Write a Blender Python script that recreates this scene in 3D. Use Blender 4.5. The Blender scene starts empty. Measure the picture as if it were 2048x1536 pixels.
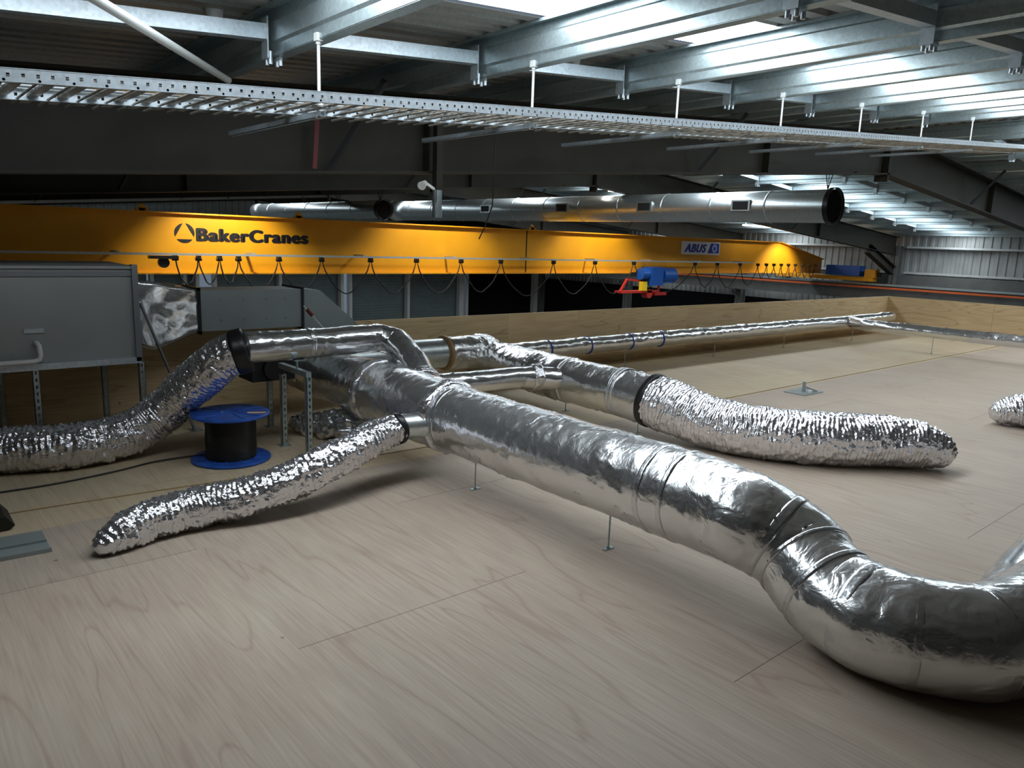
import bpy, math, random
from mathutils import Vector, Matrix, noise
random.seed(7)
S = bpy.context.scene
COL = S.collection

# ------------------------------------------------------------------ camera, world, exposure
CAM_H = 1.62
f_px, pitch, roll, yaw = 1500.9, .18896, .03602, .71331
fw = Vector((math.sin(yaw)*math.cos(pitch), math.cos(yaw)*math.cos(pitch), -math.sin(pitch)))
r0 = Vector((math.cos(yaw), -math.sin(yaw), 0)); u0 = r0.cross(fw)
rt = math.cos(roll)*r0 + math.sin(roll)*u0; up = -math.sin(roll)*r0 + math.cos(roll)*u0
cd = bpy.data.cameras.new('camera'); cam = bpy.data.objects.new('camera', cd); COL.objects.link(cam)
cd.sensor_width = 36; cd.lens = 36*f_px/2048; cd.clip_start = .05; cd.clip_end = 200
cam.matrix_world = Matrix(((rt.x, up.x, -fw.x, 0), (rt.y, up.y, -fw.y, 0), (rt.z, up.z, -fw.z, CAM_H), (0, 0, 0, 1)))
S.camera = cam
W = bpy.data.worlds.new('world'); S.world = W; W.use_nodes = True
W.node_tree.nodes['Background'].inputs[0].default_value = (.5, .62, .8, 1)
W.node_tree.nodes['Background'].inputs[1].default_value = .3
S.view_settings.view_transform = 'Standard'; S.view_settings.look = 'None'
S.view_settings.exposure = -0.25; S.view_settings.gamma = 1; S.view_settings.use_curve_mapping = False
SKY_EMIT = 13.0

def area(name, loc, sx, sy, power, color, rot=(0, 0, 0)):
    l = bpy.data.lights.new(name, 'AREA'); l.shape = 'RECTANGLE'; l.size = sx; l.size_y = sy
    l.energy = power; l.color = color
    o = bpy.data.objects.new(name, l); COL.objects.link(o); o.location = loc; o.rotation_euler = rot
    return o

# ------------------------------------------------------------------ building numbers (metres; deck top is z = 0)
SL = .0805; RIDGE = 11.9
def pz(x):                       # underside of the purlins
    return 2.455 + SL*x if x <= RIDGE else 2.455 + SL*(2*RIDGE - x)
PD = .25                         # purlin depth
def rz(x): return pz(x) + PD + .005
FRAMES = [5.35, 11.35, 17.35, 23.35, 29.35]
XL, XR = -4.5, 27.6
YB, YF = -4.0, 29.8
HALL = -4.6

# ------------------------------------------------------------------ materials
def nt(name):
    m = bpy.data.materials.new(name); m.use_nodes = True
    t = m.node_tree; b = t.nodes['Principled BSDF']
    return m, t, b
def N(t, typ, **kw):
    n = t.nodes.new(typ)
    for k, v in kw.items():
        if k in n.inputs.keys() if isinstance(k, str) else False: n.inputs[k].default_value = v
        else: setattr(n, k, v)
    return n
def L(t, a, b): t.links.new(a, b)
def ramp(t, stops):
    r = t.nodes.new('ShaderNodeValToRGB'); e = r.color_ramp.elements
    e[0].position, e[0].color = stops[0][0], (*stops[0][1], 1); e[1].position, e[1].color = stops[1][0], (*stops[1][1], 1)
    for p, c in stops[2:]:
        x = e.new(p); x.color = (*c, 1)
    return r
def simple(name, col, rough=.5, metal=0., nscale=None, namt=.12, bump=0., bscale=40, spec=None):
    m, t, b = nt(name)
    b.inputs['Base Color'].default_value = (*col, 1); b.inputs['Roughness'].default_value = rough; b.inputs['Metallic'].default_value = metal
    if spec is not None: b.inputs['Specular IOR Level'].default_value = spec
    tc = N(t, 'ShaderNodeTexCoord')
    if nscale:
        n = N(t, 'ShaderNodeTexNoise'); n.inputs['Scale'].default_value = nscale; n.inputs['Detail'].default_value = 6
        L(t, tc.outputs['Object'], n.inputs['Vector'])
        lo = tuple(c*(1-namt) for c in col); hi = tuple(min(1, c*(1+namt)) for c in col)
        r = ramp(t, [(.35, lo), (.65, hi)]); L(t, n.outputs['Fac'], r.inputs[0]); L(t, r.outputs[0], b.inputs['Base Color'])
    if bump:
        n2 = N(t, 'ShaderNodeTexNoise'); n2.inputs['Scale'].default_value = bscale; n2.inputs['Detail'].default_value = 4
        L(t, tc.outputs['Object'], n2.inputs['Vector'])
        bp = N(t, 'ShaderNodeBump'); bp.inputs['Strength'].default_value = bump; bp.inputs['Distance'].default_value = .01
        L(t, n2.outputs['Fac'], bp.inputs['Height']); L(t, bp.outputs[0], b.inputs['Normal'])
    return m

def plywood(name, base, tint, seams=True, axis_uv='floor', grain=1.0):
    m, t, b = nt(name)
    b.inputs['Roughness'].default_value = .55; b.inputs['Specular IOR Level'].default_value = .25
    tc = N(t, 'ShaderNodeTexCoord'); sep = N(t, 'ShaderNodeSeparateXYZ'); L(t, tc.outputs['Object'], sep.inputs[0])
    # sheets 1.2 wide in x, 2.4 long in y, staggered
    ax = N(t, 'ShaderNodeMath', operation='ADD'); ax.inputs[1].default_value = .03 + 12.0
    L(t, sep.outputs['X'], ax.inputs[0])
    dx = N(t, 'ShaderNodeMath', operation='DIVIDE'); dx.inputs[1].default_value = 1.2; L(t, ax.outputs[0], dx.inputs[0])
    colid = N(t, 'ShaderNodeMath', operation='FLOOR'); L(t, dx.outputs[0], colid.inputs[0])
    par = N(t, 'ShaderNodeMath', operation='MODULO'); par.inputs[1].default_value = 2; L(t, colid.outputs[0], par.inputs[0])
    st = N(t, 'ShaderNodeMath', operation='MULTIPLY'); st.inputs[1].default_value = 1.2; L(t, par.outputs[0], st.inputs[0])
    ay = N(t, 'ShaderNodeMath', operation='ADD'); L(t, sep.outputs['Y'], ay.inputs[0]); L(t, st.outputs[0], ay.inputs[1])
    ay2 = N(t, 'ShaderNodeMath', operation='ADD'); ay2.inputs[1].default_value = 24 - 1.385; L(t, ay.outputs[0], ay2.inputs[0])
    dy = N(t, 'ShaderNodeMath', operation='DIVIDE'); dy.inputs[1].default_value = 2.4; L(t, ay2.outputs[0], dy.inputs[0])
    rowid = N(t, 'ShaderNodeMath', operation='FLOOR'); L(t, dy.outputs[0], rowid.inputs[0])
    idv = N(t, 'ShaderNodeCombineXYZ'); L(t, colid.outputs[0], idv.inputs[0]); L(t, rowid.outputs[0], idv.inputs[1])
    wn = N(t, 'ShaderNodeTexWhiteNoise'); L(t, idv.outputs[0], wn.inputs['Vector'])
    def edge(src, half):
        fr = N(t, 'ShaderNodeMath', operation='FRACT'); L(t, src, fr.inputs[0])
        s = N(t, 'ShaderNodeMath', operation='SUBTRACT'); s.inputs[1].default_value = .5; L(t, fr.outputs[0], s.inputs[0])
        a = N(t, 'ShaderNodeMath', operation='ABSOLUTE'); L(t, s.outputs[0], a.inputs[0])
        g = N(t, 'ShaderNodeMath', operation='GREATER_THAN'); g.inputs[1].default_value = .5 - half; L(t, a.outputs[0], g.inputs[0])
        return g.outputs[0]
    e1 = edge(dy.outputs[0], .0009); e2 = edge(dx.outputs[0], .0006)
    e2s = N(t, 'ShaderNodeMath', operation='MULTIPLY'); e2s.inputs[1].default_value = .25; L(t, e2, e2s.inputs[0])
    em = N(t, 'ShaderNodeMath', operation='MAXIMUM'); L(t, e1, em.inputs[0]); L(t, e2s.outputs[0], em.inputs[1])
    # grain: contour lines of a noise stretched along the sheet
    off = N(t, 'ShaderNodeVectorMath', operation='MULTIPLY_ADD'); off.inputs[1].default_value = (13, 17, 5)
    sc = N(t, 'ShaderNodeMapping')
    sc.inputs['Scale'].default_value = (2.6, .34, 2.6) if axis_uv == 'floor' else (.3, .3, 3.4)
    L(t, tc.outputs['Object'], sc.inputs['Vector'])
    L(t, wn.outputs['Color'], off.inputs[0]); L(t, sc.outputs[0], off.inputs[2])
    n1 = N(t, 'ShaderNodeTexNoise'); n1.inputs['Scale'].default_value = 1.0; n1.inputs['Detail'].default_value = 2.5; n1.inputs['Roughness'].default_value = .45
    n1.inputs['Distortion'].default_value = .35
    L(t, off.outputs[0], n1.inputs['Vector'])
    k = N(t, 'ShaderNodeMath', operation='MULTIPLY'); k.inputs[1].default_value = 13; L(t, n1.outputs['Fac'], k.inputs[0])
    pp = N(t, 'ShaderNodeMath', operation='PINGPONG'); pp.inputs[1].default_value = 1; L(t, k.outputs[0], pp.inputs[0])
    gr = ramp(t, [(0, (.05,)*3), (.10, (.8,)*3), (.5, (1,)*3), (.95, (.6,)*3)]); L(t, pp.outputs[0], gr.inputs[0])
    # fine fibre
    sc2 = N(t, 'ShaderNodeMapping'); sc2.inputs['Scale'].default_value = (90, 3, 90) if axis_uv == 'floor' else (3, 3, 90)
    L(t, tc.outputs['Object'], sc2.inputs['Vector'])
    n2 = N(t, 'ShaderNodeTexNoise'); n2.inputs['Scale'].default_value = 1; n2.inputs['Detail'].default_value = 4; L(t, sc2.outputs[0], n2.inputs['Vector'])
    # blotches and knots
    n3 = N(t, 'ShaderNodeTexNoise'); n3.inputs['Scale'].default_value = 1.1; n3.inputs['Detail'].default_value = 5; L(t, tc.outputs['Object'], n3.inputs['Vector'])
    n4 = N(t, 'ShaderNodeTexVoronoi'); n4.inputs['Scale'].default_value = 2.3; L(t, tc.outputs['Object'], n4.inputs['Vector'])
    kn = ramp(t, [(0.0, (1,)*3), (.022, (1,)*3), (.03, (0,)*3)]); kn.color_ramp.elements[1].position = .018; L(t, n4.outputs['Distance'], kn.inputs[0])
    c1 = N(t, 'ShaderNodeMix', data_type='RGBA'); c1.inputs['A'].default_value = (*tint, 1); c1.inputs['B'].default_value = (*base, 1)
    mixf = N(t, 'ShaderNodeMath', operation='MULTIPLY'); L(t, gr.outputs[0], mixf.inputs[0]); mixf.inputs[1].default_value = 1
    fac = N(t, 'ShaderNodeMapRange'); fac.inputs['To Min'].default_value = 1 - .8*grain; L(t, gr.outputs[0], fac.inputs['Value'])
    L(t, fac.outputs[0], c1.inputs['Factor'])
    c2 = N(t, 'ShaderNodeMix', data_type='RGBA', blend_type='MULTIPLY'); c2.inputs['Factor'].default_value = .5
    L(t, c1.outputs['Result'], c2.inputs['A'])
    r2 = ramp(t, [(.3, (.72, .70, .68)), (.7, (1.1, 1.1, 1.1))]); L(t, n2.outputs['Fac'], r2.inputs[0]); L(t, r2.outputs[0], c2.inputs['B'])
    c3 = N(t, 'ShaderNodeMix', data_type='RGBA', blend_type='MULTIPLY'); c3.inputs['Factor'].default_value = .5
    L(t, c2.outputs['Result'], c3.inputs['A'])
    r3 = ramp(t, [(.3, (.84, .78, .76)), (.7, (1.05, 1.06, 1.04))]); L(t, n3.outputs['Fac'], r3.inputs[0]); L(t, r3.outputs[0], c3.inputs['B'])
    c4 = N(t, 'ShaderNodeMix', data_type='RGBA', blend_type='MULTIPLY'); c4.inputs['Factor'].default_value = .35
    L(t, c3.outputs['Result'], c4.inputs['A'])
    r4 = ramp(t, [(0, (.8, .78, .74)), (1, (1.08, 1.05, 1.0))]); L(t, wn.outputs['Value'], r4.inputs[0]); L(t, r4.outputs[0], c4.inputs['B'])
    c5 = N(t, 'ShaderNodeMix', data_type='RGBA'); L(t, c4.outputs['Result'], c5.inputs['A']); c5.inputs['B'].default_value = (.09, .06, .045, 1)
    ks = N(t, 'ShaderNodeMath', operation='MULTIPLY'); ks.inputs[1].default_value = .6; L(t, kn.outputs[0], ks.inputs[0])
    if seams:
        es = N(t, 'ShaderNodeMath', operation='MULTIPLY'); es.inputs[1].default_value = .75; L(t, em.outputs[0], es.inputs[0])
        mm = N(t, 'ShaderNodeMath', operation='MAXIMUM'); L(t, es.outputs[0], mm.inputs[0]); L(t, ks.outputs[0], mm.inputs[1])
        L(t, mm.outputs[0], c5.inputs['Factor'])
    else:
        L(t, ks.outputs[0], c5.inputs['Factor'])
    out = c5.outputs['Result']
    if axis_uv == 'floor':                       # the sheets beyond y = 4.53 are yellower ply, lightened to mimic stronger light there
        gy = N(t, 'ShaderNodeMath', operation='GREATER_THAN'); gy.inputs[1].default_value = 4.53; L(t, sep.outputs['Y'], gy.inputs[0])
        c6 = N(t, 'ShaderNodeMix', data_type='RGBA', blend_type='MULTIPLY'); L(t, gy.outputs[0], c6.inputs['Factor']); L(t, out, c6.inputs['A']); c6.inputs['B'].default_value = (1.22, 1.2, 1.02, 1); out = c6.outputs['Result']
    L(t, out, b.inputs['Base Color'])
    bp = N(t, 'ShaderNodeBump'); bp.inputs['Strength'].default_value = .12; bp.inputs['Distance'].default_value = .003
    L(t, n2.outputs['Fac'], bp.inputs['Height']); L(t, bp.outputs[0], b.inputs['Normal'])
    return m

def foil(name, col=(.74, .755, .77), rough=.2, s1=7, b1=.5, s2=45, b2=.3, stretch=(1, 1, 1)):
    m, t, b = nt(name)
    b.inputs['Base Color'].default_value = (*col, 1); b.inputs['Metallic'].default_value = .9; b.inputs['Roughness'].default_value = rough
    tc = N(t, 'ShaderNodeTexCoord'); mp = N(t, 'ShaderNodeMapping'); mp.inputs['Scale'].default_value = stretch; L(t, tc.outputs['Object'], mp.inputs[0])
    n1 = N(t, 'ShaderNodeTexNoise'); n1.inputs['Scale'].default_value = s1; n1.inputs['Detail'].default_value = 3; n1.inputs['Distortion'].default_value = .8; L(t, mp.outputs[0], n1.inputs['Vector'])
    v = N(t, 'ShaderNodeTexNoise'); v.inputs['Scale'].default_value = s2; v.inputs['Detail'].default_value = 3; v.inputs['Distortion'].default_value = 1.5; L(t, mp.outputs[0], v.inputs['Vector'])
    rg = N(t, 'ShaderNodeMath', operation='SUBTRACT'); rg.inputs[1].default_value = .5; L(t, v.outputs['Fac'], rg.inputs[0])
    ra = N(t, 'ShaderNodeMath', operation='ABSOLUTE'); L(t, rg.outputs[0], ra.inputs[0])
    bp = N(t, 'ShaderNodeBump'); bp.inputs['Strength'].default_value = b1; bp.inputs['Distance'].default_value = .02; L(t, n1.outputs['Fac'], bp.inputs['Height'])
    bp2 = N(t, 'ShaderNodeBump'); bp2.inputs['Strength'].default_value = b2; bp2.inputs['Distance'].default_value = .01; L(t, ra.outputs[0], bp2.inputs['Height'])
    L(t, bp.outputs[0], bp2.inputs['Normal']); L(t, bp2.outputs[0], b.inputs['Normal'])
    n3 = N(t, 'ShaderNodeTexNoise'); n3.inputs['Scale'].default_value = 18; n3.inputs['Detail'].default_value = 6; L(t, tc.outputs['Object'], n3.inputs['Vector'])
    mr = N(t, 'ShaderNodeMapRange'); mr.inputs['To Min'].default_value = rough*.7; mr.inputs['To Max'].default_value = rough*1.5; L(t, n3.outputs['Fac'], mr.inputs['Value']); L(t, mr.outputs[0], b.inputs['Roughness'])
    return m

def galv(name, col=(.46, .52, .53), rough=.38, metal=.75):
    m, t, b = nt(name)
    b.inputs['Metallic'].default_value = metal; b.inputs['Roughness'].default_value = rough
    tc = N(t, 'ShaderNodeTexCoord')
    v = N(t, 'ShaderNodeTexVoronoi'); v.inputs['Scale'].default_value = 55; L(t, tc.outputs['Object'], v.inputs['Vector'])
    r = ramp(t, [(0, tuple(c*.86 for c in col)), (1, tuple(min(1, c*1.12) for c in col))]); L(t, v.outputs['Color'], r.inputs[0]); L(t, r.outputs[0], b.inputs['Base Color'])
    return m

M = {}
M['deck'] = plywood('plywood_deck', (.51, .435, .36), (.33, .225, .175), grain=.55)
M['upstand'] = plywood('plywood_upstand', (.74, .58, .35), (.42, .27, .13), seams=True, axis_uv='wall', grain=.8)
M['foil'] = foil('foil_wrap', col=(.80, .81, .82), rough=.21, s1=8, b1=.4, s2=11, b2=.35)
M['foil_smooth'] = foil('foil_smooth', rough=.18, s1=5, b1=.3, s2=14, b2=.12)
M['foil_crinkle'] = foil('foil_crinkle', col=(.80, .80, .84), rough=.11, s1=24, b1=.5, s2=26, b2=.45)
M['tape'] = foil('foil_tape', col=(.7, .72, .74), rough=.22, s1=12, b1=.4, s2=30, b2=.15)
M['spiral'] = galv('spiral_duct_steel', (.66, .72, .73), .33, .9)
M['rung'] = simple('rung_steel', (.36, .34, .30), .4, .5, 12, .45)
M['galv'] = galv('galvanised_steel', (.42, .50, .52))
M['galv_light'] = galv('galvanised_bright', (.58, .65, .70), .4, .65)
M['roof'] = galv('roof_sheet_underside', (.33, .325, .30), .5, .3)
M['paint_dark'] = simple('dark_painted_steel', (.021, .019, .013), .55, 0, 3, .15, spec=.25)
M['paint_grey'] = simple('grey_painted_steel', (.13, .135, .13), .5, 0, 3, .1)
M['white_paint'] = simple('white_painted_steel', (.55, .57, .56), .4)
M['yellow'] = simple('yellow_crane_paint', (.80, .36, .010), .42, 0, 1.5, .06)
M['black'] = simple('black_rubber', (.012, .012, .013), .35)
M['black_matt'] = simple('black_matt', (.015, .015, .016), .8)
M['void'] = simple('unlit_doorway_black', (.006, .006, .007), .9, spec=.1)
M['blue'] = simple('blue_reel_plastic', (.020, .09, .42), .38, 0, 9, .25, .2, 60)
M['blue_box'] = simple('blue_enclosure', (.012, .10, .42), .4)
M['red'] = simple('red_paint', (.55, .03, .02), .45)
M['orange'] = simple('orange_conductor', (.62, .12, .03), .45)
M['ahu'] = simple('grey_unit_casing', (.335, .355, .35), .42, .1, 2, .05)
M['ahu_frame'] = simple('grey_unit_frame', (.24, .26, .28), .4, .3)
M['grey_duct'] = simple('grey_sheet_duct', (.27, .305, .30), .5, .3, 2, .06)
M['wall'] = simple('corrugated_wall_grey', (.36, .37, .36), .5, .2, 2, .1)
M['wall_teal'] = simple('corrugated_wall_teal', (.34, .42, .44), .5, .1, 2, .1)
M['shutter'] = simple('roller_shutter_grey', (.16, .205, .21), .45, .1, 2, .08)
M['concrete'] = simple('concrete_floor', (.10, .10, .095), .7, 0, 1, .2)
M['brown_tape'] = simple('brown_tape_ring', (.36, .23, .09), .45)
M['sign_white'] = simple('sign_white', (.85, .86, .88), .4)
M['sign_blue'] = simple('sign_blue', (.01, .035, .45), .4)
M['sign_pale'] = simple('sign_pale_blue', (.35, .5, .85), .4)
M['ink'] = simple('black_lettering', (.008, .008, .01), .5)
M['white_plastic'] = simple('white_plastic', (.75, .76, .74), .4)
M['blue_strap'] = simple('blue_strap', (.03, .07, .35), .5)
M['label'] = simple('cream_label', (.85, .55, .28), .6)
M['yellow_bright'] = simple('bright_yellow_paint', (.9, .65, .02), .4)
m, t, b = nt('skylight_panel'); M['sky'] = m
b.inputs['Base Color'].default_value = (.8, .85, .9, 1); b.inputs['Emission Color'].default_value = (.86, .94, 1.0, 1); b.inputs['Emission Strength'].default_value = SKY_EMIT
m, t, b = nt('lamp_diffuser'); M['lamp'] = m
b.inputs['Emission Color'].default_value = (1, .97, .9, 1); b.inputs['Emission Strength'].default_value = 12

# ------------------------------------------------------------------ mesh helpers
class MB:
    def __init__(s): s.v = []; s.f = []; s.sm = []
    def add(s, vs, fs, smooth=False):
        o = len(s.v); s.v += [tuple(p) for p in vs]
        for f in fs: s.f.append(tuple(i+o for i in f)); s.sm.append(smooth)
        return s
    def box(s, a, b):
        x0, y0, z0 = a; x1, y1, z1 = b
        return s.add([(x0,y0,z0),(x1,y0,z0),(x1,y1,z0),(x0,y1,z0),(x0,y0,z1),(x1,y0,z1),(x1,y1,z1),(x0,y1,z1)],
                     [(0,3,2,1),(4,5,6,7),(0,1,5,4),(1,2,6,5),(2,3,7,6),(3,0,4,7)])
    def bar(s, p, q, w, h, upv=(0, 0, 1)):           # rectangular bar p->q, w sideways, h along up
        p = Vector(p); q = Vector(q); d = (q-p).normalized(); u = Vector(upv)
        sd = d.cross(u)
        if sd.length < 1e-4: sd = d.cross(Vector((1, 0, 0)))
        sd.normalize(); u = sd.cross(d).normalized()
        vs = []
        for c in (p, q):
            for a, bb in ((-1,-1),(1,-1),(1,1),(-1,1)): vs.append(c + sd*(a*w/2) + u*(bb*h/2))
        return s.add(vs, [(0,1,2,3),(7,6,5,4),(0,4,5,1),(1,5,6,2),(2,6,7,3),(3,7,4,0)])
    def cyl(s, p, q, r, n=16, r2=None, caps=True):
        p = Vector(p); q = Vector(q); d = (q-p).normalized()
        a = d.orthogonal().normalized(); bb = d.cross(a); r2 = r if r2 is None else r2
        vs = [p + (a*math.cos(2*math.pi*i/n) + bb*math.sin(2*math.pi*i/n))*r for i in range(n)]
        vs += [q + (a*math.cos(2*math.pi*i/n) + bb*math.sin(2*math.pi*i/n))*r2 for i in range(n)]
        fs = [(i, (i+1) % n, n+(i+1) % n, n+i) for i in range(n)]
        s.add(vs, fs, True)
        if caps:
            s.add(vs[:n], [tuple(range(n-1, -1, -1))]); s.add(vs[n:], [tuple(range(n))])
        return s
    def tube(s, pts, r, n=8, caps=True):
        pts = [Vector(p) for p in pts]; fr = frames(pts); vs = []
        for p, (a, bb) in zip(pts, fr):
            for i in range(n):
                th = 2*math.pi*i/n; vs.append(p + (a*math.cos(th) + bb*math.sin(th))*r)
        fs = [(k*n+i, k*n+(i+1) % n, (k+1)*n+(i+1) % n, (k+1)*n+i) for k in range(len(pts)-1) for i in range(n)]
        s.add(vs, fs, True)
        if caps: s.add(vs[:n], [tuple(range(n-1, -1, -1))]); s.add(vs[-n:], [tuple(range(n))])
        return s
    def extrude(s, prof, p, q, u, w):               # closed profile [(a,b)] in axes u,w swept p->q
        p = Vector(p); q = Vector(q); u = Vector(u); w = Vector(w); n = len(prof)
        vs = [p + u*a + w*b_ for a, b_ in prof] + [q + u*a + w*b_ for a, b_ in prof]
        return s.add(vs, [(i, (i+1) % n, n+(i+1) % n, n+i) for i in range(n)] + [tuple(range(n-1, -1, -1)), tuple(range(n, 2*n))])
    def build(s, name, mat, parent=None, origin=None):
        o0 = parent_origin(parent) if parent else Vector(origin) if origin else Vector((0, 0, 0))
        me = bpy.data.meshes.new(name)
        me.from_pydata([(v[0]-o0.x, v[1]-o0.y, v[2]-o0.z) for v in s.v], [], s.f)
        me.polygons.foreach_set('use_smooth', s.sm); me.materials.append(M[mat]); me.update()
        o = bpy.data.objects.new(name, me); COL.objects.link(o)
        if parent: o.parent = parent
        else: o.location = o0
        return o
def parent_origin(p):
    v = Vector((0, 0, 0))
    while p: v += p.location; p = p.parent
    return v
def frames(pts):
    n = len(pts); T = []
    for i in range(n):
        d = pts[min(i+1, n-1)] - pts[max(i-1, 0)]; T.append(d.normalized())
    a = T[0].cross(Vector((0, 0, 1)))
    if a.length < .1: a = T[0].cross(Vector((1, 0, 0)))
    a.normalize(); out = []
    for t_ in T:
        a = (a - t_*a.dot(t_)).normalized(); out.append((a, t_.cross(a)))
    return out
def thing(name, label, cat, loc, group=None):
    o = bpy.data.objects.new(name, None); COL.objects.link(o); o.location = loc; o.empty_display_size = .1
    return tag(o, label, cat, group)
def tag(o, label, cat, group=None, kind=None):
    if label: o['label'] = label
    if cat: o['category'] = cat
    if group: o['group'] = group
    if kind: o['kind'] = kind
    return o
def struct(o): o['kind'] = 'structure'; return o
def dup(root, delta, label=None, group=None):
    r = root.copy(); COL.objects.link(r); r.location = root.location + Vector(delta)
    if label: r['label'] = label
    if group: r['group'] = group
    for ch in list(root.children):
        c = ch.copy(); COL.objects.link(c); c.parent = r
        for g in list(ch.children):
            d = g.copy(); COL.objects.link(d); d.parent = c
    return r
def spline(ctrl, step):                              # Catmull-Rom through (x,y,z,r), resampled by arc length
    P = [Vector(c[:3]) for c in ctrl]; R = [c[3] for c in ctrl]; pts = []; rr = []
    n = len(P)
    for i in range(n-1):
        p0 = P[i-1] if i else P[0]*2-P[1]; p3 = P[i+2] if i+2 < n else P[-1]*2-P[-2]
        for k in range(24):
            u = k/24
            pts.append(.5*((2*P[i]) + (-p0+P[i+1])*u + (2*p0-5*P[i]+4*P[i+1]-p3)*u*u + (-p0+3*P[i]-3*P[i+1]+p3)*u**3)); rr.append(R[i]*(1-u)+R[i+1]*u)
    pts.append(P[-1]); rr.append(R[-1])
    return resample(pts, rr, step)
def resample(pts, rr, step):
    acc = [0]
    for i in range(1, len(pts)): acc.append(acc[-1] + (pts[i]-pts[i-1]).length)
    tot = acc[-1]; m_ = max(2, int(tot/step)); out = []; ro = []; so = []; j = 0
    for k in range(m_+1):
        s_ = tot*k/m_
        while j < len(acc)-2 and acc[j+1] < s_: j += 1
        u = (s_-acc[j])/max(1e-9, acc[j+1]-acc[j]); out.append(pts[j].lerp(pts[j+1], u)); ro.append(rr[j]*(1-u)+rr[j+1]*u); so.append(s_)
    return out, ro, so
def skin(pts, rr, ss, n, disp, floor=None, caps=(True, True)):
    mb = MB(); fr = frames(pts); vs = []
    tot = ss[-1]
    for p, r, s_, (a, bb) in zip(pts, rr, ss, fr):
        for i in range(n):
            th = 2*math.pi*i/n; d = a*math.cos(th) + bb*math.sin(th)
            q = p + d*(r + disp(s_, th, p + d*r, tot))
            if floor is not None and q.z < floor: q.z = floor + .12*(q.z-floor) if False else floor
            vs.append(q)
    fs = [(k*n+i, k*n+(i+1) % n, (k+1)*n+(i+1) % n, (k+1)*n+i) for k in range(len(pts)-1) for i in range(n)]
    if caps[0]: fs.append(tuple(range(n-1, -1, -1)))
    if caps[1]: k = (len(pts)-1)*n; fs.append(tuple(range(k, k+n)))
    mb.add(vs, fs, True)
    return mb
def nz(p, s, o=0): return noise.noise(Vector((p.x*s+o, p.y*s+o*1.7, p.z*s-o)))
def wrap_disp(amp=.006, o=0):
    def d(s_, th, p, tot):
        crease = max(0, nz(p, 5, o+9)-.18)*amp*3
        r1 = max(0, 1-abs(nz(p, 7, o+11))*9)**2; m1 = max(0, nz(p, 3.2, o+6)+.12)
        r2 = max(0, 1-abs(nz(p, 15, o+2))*7)**2; m2 = max(0, nz(p, 5.1, o+1)+.05)
        return amp*nz(p, 5, o) + amp*.5*nz(p, 13, o+3) + crease + amp*(3.4*r1*m1 + 2.6*r2*m2) - amp*.35*abs(nz(p, 26, o+5))
    return d
def flex_disp(amp=.009, pitch_=.032, o=0, pinch=None):
    def d(s_, th, p, tot):
        w = .5+.5*math.cos(2*math.pi*(s_ + .02*nz(p, 9, o))/pitch_ + th)
        v = amp*.75*w + amp*1.2*nz(p, 22, o) + amp*.75*nz(p, 46, o+4)*(1 if w > .3 else .6)
        v += amp*.8*nz(p, 7, o+8)
        return v
    return d

# ------------------------------------------------------------------ the setting
def deck():
    mb = MB(); mb.box((-3.4, -3.0, -.04), (16.6, 7.0, 0)); o = struct(mb.build('floor', 'deck'))
    mb = MB(); mb.box((XL, YB, HALL-.1), (XR, YF, HALL)); struct(mb.build('floor', 'concrete'))
    mb = MB(); mb.box((-3.4, 7.0, -.3), (16.66, 7.018, .735)); struct(mb.build('wall_upstand_far', 'upstand'))
    mb = MB(); mb.box((16.6, -3.0, -.3), (16.618, 7.0, .735)); struct(mb.build('wall_upstand_right', 'upstand'))
    # the enclosed rooms the deck covers
    mb = MB(); mb.box((-3.4, 6.9, HALL), (16.6, 7.0, -.3)); mb.box((16.5, -3.0, HALL), (16.6, 6.9, -.3)); struct(mb.build('wall_below_deck', 'white_paint'))
deck()

def roof():
    # trapezoidal sheet, ribs run down the slope (x), pitch .19 in y; gaps where the translucent strips lie
    SK = [(3.0, 3.72), (9.05, 9.8), (15.05, 15.8), (21.05, 21.8)]
    mb = MB()
    def strip(y0, y1):
        ys = []; y = y0; i = 0
        P = .19
        while y < y1-1e-6:
            for dy, dz in ((0, 0), (.095, 0), (.11, .038), (.175, .038)):
                if y+dy < y1: ys.append((y+dy, dz))
            y += P
        ys.append((y1, 0))
        for xa, xb in ((XL, RIDGE), (RIDGE, XR)):
            vs = []
            for yy, dz in ys: vs += [(xa, yy, rz(xa)+dz), (xb, yy, rz(xb)+dz)]
            mb.add(vs, [(2*i, 2*i+1, 2*i+3, 2*i+2) for i in range(len(ys)-1)])
    y = YB
    for a, b_ in SK: strip(y, a); y = b_
    strip(y, YF)
    struct(mb.build('ceiling', 'roof'))
    k = 1
    for a, b_ in SK:
        for xa, xb in ((({3.0: .2, 9.05: 4.5}.get(a, XL), RIDGE-.25), (RIDGE+.25, XR)) if a != 15.05 else ((RIDGE+.25, XR),)):  # second near-slope strip added unseen to light the far deck; starts set for light
            m_ = MB(); m_.add([(xa, a, rz(xa)+.02), (xb, a, rz(xb)+.02), (xb, b_, rz(xb)+.02), (xa, b_, rz(xa)+.02)], [(0, 1, 2, 3)])
            o = m_.build('window_%d' % k, 'sky'); struct(o); k += 1
        m_ = MB(); xe = {3.0: .2, 9.05: 4.5, 15.05: RIDGE-.25}.get(a)
        for xa, xb in ((RIDGE-.25, RIDGE+.25),) + (((XL, xe),) if xe else ()):
            m_.add([(xa, a, rz(xa)+.02), (xb, a, rz(xb)+.02), (xb, b_, rz(xb)+.02), (xa, b_, rz(xa)+.02)], [(0, 1, 2, 3)])
        struct(m_.build('trim_%d' % k, 'roof'))
roof()

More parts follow.
